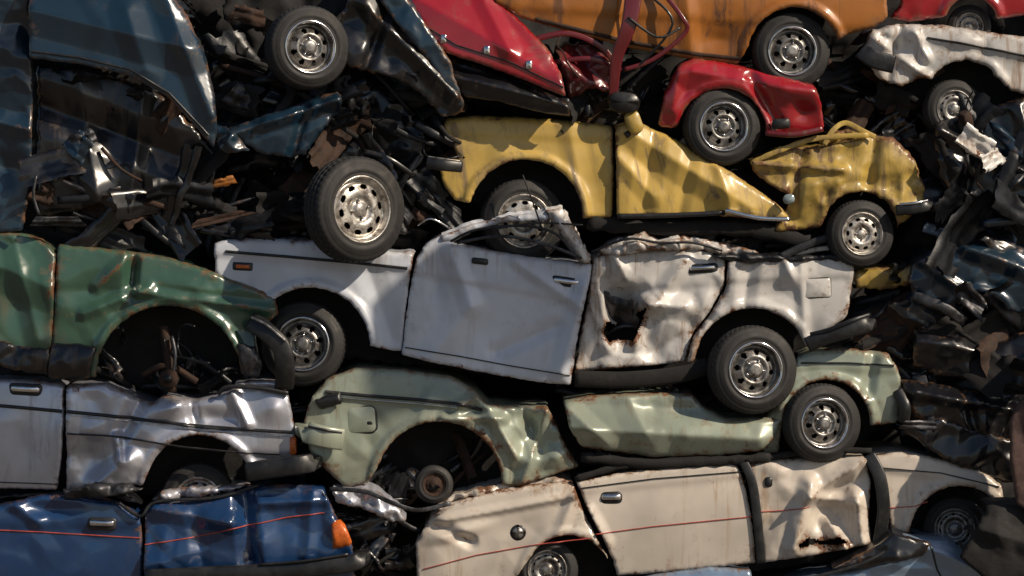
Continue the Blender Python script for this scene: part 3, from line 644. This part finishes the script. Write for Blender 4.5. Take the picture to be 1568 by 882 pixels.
# ---- red hatchback
c=empty('crushed_red_hatchback',960,110)
f=Panel('bonnet_side',[(588,-60),(735,-60),(760,-5),(800,35),(838,75),(858,115),(866,152),(800,124),(740,102),(685,84),(650,50),(610,10)],M['red'],c,-.10,
 [('c',640,0,860,130,50,12),('c',740,0,780,80,20,6)],(),1.8,90,12,tiltz=.35)
f.strip([(640,35),(700,72),(780,98),(862,138)],2.5,1,M['plastic'])
for q in ((680,62),(746,80),(810,103)): f.box(q[0],q[1],9,14,0,M['chrome'],2,'trim_clip',.2)
f=Panel('lower_body_black',[(650,60),(690,88),(745,106),(800,128),(866,156),(874,180),(820,172),(760,156),(712,150),(690,120)],M['black'],c,-.14,[('c',700,120,870,165,16,10)],(),3,60,5,tiltz=.25)
f=Panel('front_fender',[(1008,192),(1018,140),(1040,98),(1062,86),(1130,98),(1200,116),(1246,130),(1257,160),(1263,196),(1230,206),(1174,206),('A',1106,204,68,0,170),(1030,196)],M['red'],c,-.02,
 [('c',1060,110,1245,142,30,11),('g',1200,140,40,12,-12,5),('c',1150,120,1190,190,14,-8),('g',1230,175,20,16,0,-6),('c',1040,100,1030,170,16,6)],[(1106,204,68)],2.2,55,12,prof=(85,205,9),flare=4)
bar('front_bumper',[(1172,204,-.04),(1215,207,-.08),(1258,198,-.06)],9,12,M['redd'],c,4); rbox('indicator_lamp',1195,190,-.09,28,16,.06,4,M['plastic'],c)
bar('pillar',[(972,-30,-.15),(962,40,-.18),(944,90,-.15),(938,150,-.1)],26,6,M['redd'],c,5,(1.1,.5)); bar('door_frame',[(1005,-20,-.1),(1042,28,-.15),(1048,52,-.14),(1000,92,-.12),(955,108,-.1)],7,5,M['redd'],c,4)
bar('door_frame_inner',[(960,30,-.2),(1005,60,-.2),(1040,45,-.16)],4,4,M['plastic'],c); bar('window_channel',[(985,-10,-.16),(1028,40,-.2),(970,110,-.1)],4,4,M['black'],c)
bar('roof_rail',[(820,60,-.02),(870,52,-.04),(920,72,-.02),(950,110,0)],9,5,M['redd'],c,4); bar('roof_rail_low',[(850,95,0),(900,90,-.03),(935,100,0)],8,5,M['redd'],c,4)
Panel('door_remnant',[(850,70),(900,62),(940,95),(945,140),(905,135),(872,150)],M['redd'],c,.05,[('c',850,90,940,150,16,10)],(),6,34,6,jag=3)
rbox('door_mirror',955,158,-.14,50,32,.12,-6,M['plastic'],c,.5)
bar('mirror_stalk',[(955,170,-.06),(962,184,.0)],8,8,M['plastic'],c)
chassis(c,[(640,-20),(860,110),(1010,150),(1060,100),(1240,140),(1240,200),(1000,205),(860,185),(700,150)],.3,1.2)
wheel(c,1108,194,-.02,60,10,'star',rot=40)

# ---- white car top-right
c=empty('crushed_white_hatchback',1480,100)
f=Panel('front_fender',[(1332,46),(1375,35),(1450,38),(1530,50),(1640,66),(1640,170),(1545,135),('A',1478,152,60,30,150),(1410,118),(1380,132),(1345,120),(1326,84)],M['whited'],c,-.02,
 [('c',1340,60,1420,120,14,9),('g',1370,80,20,20,0,-10),('s',1400,62,1560,90,3,-5),('c',1400,50,1420,90,12,7),('c',1380,40,1360,120,10,-7)],[(1478,152,60)],3.0,44,12,jag=1.5,flare=4)
f.strip([(1420,58),(1500,72),(1600,92)],4,1,M['plastic'])
bar('front_bumper',[(1316,78,-.1),(1335,92,-.12),(1366,100,-.1)],28,12,M['dark'],c,6)
chassis(c,[(1340,60),(1600,80),(1600,180),(1400,170)],.3,1.2); wheel(c,1464,166,.08,46,10,'dull')
# ---- small red car top right
c=empty('crushed_red_sedan',1470,0)
Panel('rear_quarter',[(1368,24),(1382,5),(1400,-60),(1640,-60),(1640,10),(1545,24),('A',1492,32,40,10,165),(1400,30)],M['red'],c,.15,(),[(1492,32,40)],2.2,60,10)
wheel(c,1492,36,.25,34,0,'dull'); 
# ---- dark blue car top-left
c=empty('crushed_dark_blue_sedan',180,120)
f=Panel('bonnet_side',[(50,-60),(240,-60),(262,-15),(292,30),(320,90),(334,150),(338,200),(332,230),(300,192),(262,150),(200,118),(130,102),(52,92)],M['navy'],c,-.25,
 [('c',60,20,300,80,40,10),('c',250,-20,330,180,26,9),('c',200,20,230,110,30,6)],(),2.,110,12,tiltz=.12)
f.strip([(55,82),(130,92),(205,110),(265,146),(325,210)],4,1.5,M['plastic'])
Panel('inner_wing',[(55,100),(130,108),(200,122),(262,156),(300,200),(335,240),(322,300),(250,318),(180,300),(120,322),(60,330)],M['black'],c,.0,[('c',60,160,300,250,40,-14),('c',120,110,150,300,30,10),('c',220,140,200,300,20,10)],(),4,80,6,jag=2)
Panel('rear_side',[(-40,-60),(46,-60),(50,40),(52,120),(50,220),(44,300),(34,352),(-40,362)],M['navy'],c,-.05,[('c',-30,180,50,200,20,10),('c',-30,60,50,90,30,8),('g',10,260,30,40,0,-12)],(),4,60,10)
Panel('bent_fender',[(345,200),(400,178),(460,160),(520,138),(526,160),(500,195),(468,238),(440,242),(400,236),(380,222)],M['navy'],c,-.15,[('c',350,210,520,155,14,12),('c',470,165,450,238,12,-8)],(),4,40,6,depth=.4,jag=2)
Panel('torn_wing',[(330,190),(360,200),(385,232),(350,238),(336,225)],M['navy'],c,-.2,(),(),5,30,5,depth=.2,jag=2)
chassis(c,[(30,-60),(240,-60),(330,120),(340,230),(300,320),(80,330),(40,200)],.25,1.3)
# ---- black wreck centre-top
c=empty('crushed_black_sedan',560,110)
Panel('bonnet',[(500,90),(520,40),(556,-60),(600,-60),(610,20),(660,80),(700,130),(714,172),(680,180),(640,140),(600,120),(560,110)],M['black'],c,-.15,[('c',560,10,700,150,20,12),('c',600,0,560,110,14,-9)],(),4,50,8,depth=.9,jag=2)
Panel('bonnet_edge',[(596,-40),(640,20),(690,95),(712,165),(700,166),(660,100),(610,40),(580,0)],M['navy'],c,-.2,(),(),3,40,6,depth=.2,jag=1)
Panel('firewall',[(330,-60),(600,-60),(620,60),(640,180),(660,330),(600,380),(480,330),(360,240)],M['grime'],c,.35,(),(),9,60,8,step=8,jag=5)
Panel('bulkhead',[(520,120),(600,130),(650,200),(640,300),(620,360),(480,330),(500,240),(490,160)],M['black'],c,.1,[('c',520,140,640,330,40,-12)],(),5,60,8,jag=3)
wheel(c,478,76,-.26,64,22,'star',rot=5)
wheel(c,556,322,-.30,81,36,'slots',rot=8,width=.5)
bar('axle',[(556,322,-.1),(590,318,.2),(640,300,.5)],22,22,M['grime'],c)

# ---- dark wrecks on the right
c=empty('crushed_dark_coupe',1520,300)
Panel('side',[(1430,190),(1490,170),(1560,150),(1640,120),(1640,300),(1560,330),(1480,320),(1440,270)],M['black'],c,.0,[('c',1440,200,1600,280,20,14),('c',1500,170,1480,310,14,-10),('c',1560,160,1600,320,16,10)],(),5,60,8,jag=2.5)
Panel('front_fender',[(1400,395),(1440,378),(1510,372),(1640,385),(1640,470),(1560,480),('A',1500,500,50,30,150),(1440,480),(1410,465),(1390,430)],M['navy'],c,-.02,[('c',1410,400,1480,450,12,12),('c',1480,380,1620,430,20,12)],[(1500,500,50)],4,50,10,jag=2)
bar('bumper',[(1395,452,-.05),(1440,470,-.1),(1475,492,-.06)],16,12,M['steel'],c,5,None,.1)
Panel('torn_side',[(1310,415),(1400,405),(1440,400),(1420,430),(1360,445),(1312,440)],M['yellow2'],c,.1,(),(),4,40,6,jag=3)
Panel('lower_side',[(1400,500),(1450,515),(1540,520),(1640,480),(1640,600),(1540,590),(1440,575),(1400,560)],M['black'],c,.05,[('c',1400,520,1620,560,20,10)],(),5,60,10,jag=2.5)
Panel('lower_side_folded',[(1380,580),(1450,590),(1540,602),(1640,610),(1640,690),(1500,670),(1400,640)],M['black'],c,.02,[('c',1400,600,1620,640,14,10),('c',1470,590,1500,670,14,-9)],(),5,50,8,jag=2.5)
Panel('sill',[(1370,650),(1440,640),(1540,672),(1640,690),(1640,740),(1540,740),(1440,700)],M['black'],c,.0,(),(),5,50,6,jag=2.5)
chassis(c,[(1330,120),(1640,100),(1640,740),(1400,700),(1340,450),(1420,300)],.6,1.,14)
c=empty('rusty_steel_grapple',1560,720,-.5)
Panel('claw_plate',[(1590,520),(1556,590),(1530,640),(1530,700),(1540,765),(1600,800),(1660,800),(1660,520)],M['brown'],c,-.55,[('c',1560,600,1600,760,26,10)],(),1.5,60,8,depth=.4)
Panel('claw_base',[(1500,768),(1560,765),(1660,780),(1660,920),(1520,900),(1455,845)],M['grime'],c,-.5,[('c',1480,800,1640,850,20,8)],(),3,50,8,depth=.5)

# ================================================================= scrap between the cars
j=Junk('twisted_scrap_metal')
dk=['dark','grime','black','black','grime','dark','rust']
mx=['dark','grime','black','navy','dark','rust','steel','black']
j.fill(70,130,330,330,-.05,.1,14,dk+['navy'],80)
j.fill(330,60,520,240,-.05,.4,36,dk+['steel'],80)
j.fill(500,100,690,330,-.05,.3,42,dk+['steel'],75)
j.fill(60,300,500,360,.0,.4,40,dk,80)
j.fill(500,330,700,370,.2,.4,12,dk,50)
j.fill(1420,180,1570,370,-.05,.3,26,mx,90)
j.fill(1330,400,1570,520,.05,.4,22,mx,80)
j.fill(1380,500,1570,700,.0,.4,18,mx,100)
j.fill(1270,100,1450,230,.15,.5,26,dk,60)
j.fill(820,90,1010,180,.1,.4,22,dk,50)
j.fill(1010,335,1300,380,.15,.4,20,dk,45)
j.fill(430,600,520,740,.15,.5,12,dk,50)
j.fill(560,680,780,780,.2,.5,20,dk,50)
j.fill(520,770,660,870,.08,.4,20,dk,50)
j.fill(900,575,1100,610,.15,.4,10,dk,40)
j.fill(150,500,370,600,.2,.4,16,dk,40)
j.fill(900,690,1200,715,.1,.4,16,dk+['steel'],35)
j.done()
j=Junk('torn_sheet_metal')
j.sheet(1490,222,-.15,60,36,M['whited'],12,(.3,.5,.2)); j.sheet(1515,245,-.12,50,26,M['whited'],10,(-.3,-.5,.6)); j.sheet(125,225,-.2,46,40,M['navy'],10,(.3,.7,.1)); j.sheet(140,215,-.22,30,24,M['steel'],8,(.3,-.5,.5)); j.sheet(370,150,-.1,50,40,M['steel'],12,(.2,.4,.3))
j.sheet(340,280,.0,46,14,M['orange'],3,(.3,-.2,.1)); j.sheet(1480,455,-.1,60,30,M['steel'],12,(.2,.6,.2)); j.sheet(90,340,-.1,90,16,M['steel'],6,(.2,.05,.1))
j.sheet(640,330,.1,26,18,M['rust'],6,(.2,.3,.1)); j.sheet(380,25,-.05,60,26,M['rust'],8,(.2,.3,.1)); j.sheet(340,335,-.1,110,12,M['rust'],4,(.2,-.25,.1))
j.rod([(62,270,-.2),(58,300,-.22),(66,330,-.2)],5,M['steel']); j.sheet(1440,355,.1,50,16,M['sky'],5,(.3,.3,.2)); j.sheet(1405,650,-.1,60,14,M['steel'],4,(.2,.1,.1))
j.rod([(640,345,.0),(660,335,-.05),(690,350,.0)],3,M['chrome'])
j.done()
j=Junk('severed_wiring_loom')
for (x,y) in ((620,150),(640,220),(600,170),(1490,260),(350,100),(880,120),(1490,190)):
    j.hose(x+random.uniform(-20,20),y+random.uniform(-15,15),random.uniform(-.12,.1),random.uniform(60,120),random.uniform(1.5,3),M[random.choice(['plastic','dark','rust'])])
j.done()

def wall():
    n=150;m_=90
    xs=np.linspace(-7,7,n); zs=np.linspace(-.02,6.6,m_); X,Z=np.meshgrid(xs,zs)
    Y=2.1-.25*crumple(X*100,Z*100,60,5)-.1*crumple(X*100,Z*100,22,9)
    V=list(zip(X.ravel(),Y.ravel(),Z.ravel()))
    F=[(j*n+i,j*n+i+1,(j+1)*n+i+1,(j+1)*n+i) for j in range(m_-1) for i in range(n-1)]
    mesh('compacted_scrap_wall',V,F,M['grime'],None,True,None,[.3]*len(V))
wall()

# unseen crane added out of frame; its bales block sun to shade the stack
d=Vector((.68,-.45,.60)).normalized()
CY=-3.55; T=-CY/-d.y
def up(px,py):
    return Vector((WX(px)+d.x*T,CY,WZ(py)+d.z*T))
cr=bpy.data.objects.new('added_unseen_crane',None); cr.location=(10.6,CY,0); scene.collection.objects.link(cr)
def cbox(name,a,b,w,h,mat,par=None):
    a=Vector(a); b=Vector(b); t=(b-a).normalized(); u_=Vector((0,0,1)) if abs(t.z)<.9 else Vector((1,0,0)); s1=t.cross(u_).normalized(); s2=s1.cross(t)
    V=[]
    for p in (a,b):
        for (u,v) in ((-1,-1),(1,-1),(1,1),(-1,1)): V.append(tuple(p+s1*u*w/2+s2*v*h/2))
    F=[(0,1,5,4),(1,2,6,5),(2,3,7,6),(3,0,4,7),(0,3,2,1),(4,5,6,7)]
    o=mesh(name,V,F,mat,par or cr,False); bv=o.modifiers.new('bevel','BEVEL'); bv.width=.03; bv.segments=2; return o
zb=11.6  # boom, mast and base are invented to carry the shading bales
cbox('added_boom_lower_chord',(10.6,CY,zb-1),(1.2,CY,zb),.12,.12,M['crane']); cbox('added_boom_upper_chord',(10.6,CY,zb-.3),(1.2,CY,zb+.3),.12,.12,M['crane'])
for i in range(10):
    x0=10.2-i*.9; z0=zb-1+(10.6-x0)/9.4; cbox('added_boom_lattice',(x0,CY,z0),(x0-.45,CY,z0+.65-.3*i/10),.06,.06,M['crane'])
cbox('added_mast',(10.6,CY,1.4),(10.6,CY,zb),.8,.8,M['crane']); cbox('added_cab',(9.9,CY-.3,1.9),(12.2,CY-.3,1.9),2.,1.6,M['crane'])
cbox('added_track_left',(8.7,CY-1.3,.45),(13,CY-1.3,.45),.6,.9,M['rubber']); cbox('added_track_right',(8.7,CY+1.1,.45),(13,CY+1.1,.45),.6,.9,M['rubber'])
def shade_bale(px,py,a,b,cc,name,sd):  # lump added sunward of a stack point to cast shade there
    P=up(px,py); n=26; V=[];F=[]
    for i in range(n+1):
        th=math.pi*i/n
        for k in range(40):
            ph=2*math.pi*k/40; q=np.array((math.sin(th)*math.cos(ph),math.sin(th)*math.sin(ph),math.cos(th)))
            q=np.sign(q)*np.abs(q)**.35; fx=1+.16*float(facet(np.array([q[0]*3+q[1]*2]),np.array([q[2]*3+q[1]]),1.1,sd)[0])
            V.append((P.x+q[0]*a*fx,P.y+q[1]*b*fx,P.z+q[2]*cc*fx))
    for i in range(n):
        for k in range(40): F.append((i*40+k,i*40+(k+1)%40,(i+1)*40+(k+1)%40,(i+1)*40+k))
    mesh(name,V,F,M['steel'],cr,False,None,[.3]*len(V)); cbox('added_hoist_cable',(P.x,CY,P.z+cc*.8),(P.x,CY,zb-1+(10.6-P.x)/9.4),.025,.025,M['dark'])
shade_bale(765,485,.68,.26,.46,'added_shade_bale',3)  # added sun blocker, shades the white front door
shade_bale(70,640,.70,.22,.34,'added_shade_bale_left',5)  # added sun blocker, shades the cars at the left edge

mg,n,b=nt('oily_dirt_ground'); tc=n.nodes.new('ShaderNodeTexCoord'); v=tc.outputs['Object']
n.links.new(mixc(n,ramp(n,noise(n,v,.8,6,.7),.35,.65),(.06,.05,.04),(.15,.125,.10)),b.inputs['Base Color']); b.inputs['Roughness'].default_value=.9
bump(n,b,noise(n,v,6,5,.7),.8,.05)
g=300; mesh('ground',[(-g,-g,0),(g,-g,0),(g,g,0),(-g,g,0)],[(0,1,2,3)],mg,None,False)

cam=bpy.data.cameras.new('camera'); co=bpy.data.objects.new('camera',cam); scene.collection.objects.link(co)
D=24.; co.location=(0,-D,BASE+441/S); co.rotation_euler=(math.radians(90),0,0)
cam.sensor_width=36; cam.lens=36*D/(1568/S); cam.clip_end=1000; scene.camera=co
el=math.asin(d.z); az=math.atan2(d.x,d.y)
sl=bpy.data.lights.new('sun','SUN'); sl.energy=5.; sl.angle=math.radians(.6); sl.color=(1,.86,.68)
so=bpy.data.objects.new('sun',sl); so.rotation_euler=(-d).to_track_quat('-Z','Y').to_euler(); so.location=(10,-10,12); scene.collection.objects.link(so)
w=bpy.data.worlds.new('World'); scene.world=w; w.use_nodes=True; nw=w.node_tree
bg=nw.nodes['Background']; sk=nw.nodes.new('ShaderNodeTexSky'); sk.sky_type='NISHITA'; sk.sun_disc=False
sk.sun_elevation=el; sk.sun_rotation=az; nw.links.new(sk.outputs[0],bg.inputs[0]); bg.inputs[1].default_value=.074
scene.view_settings.view_transform='Standard'; scene.view_settings.look='None'; scene.view_settings.exposure=0
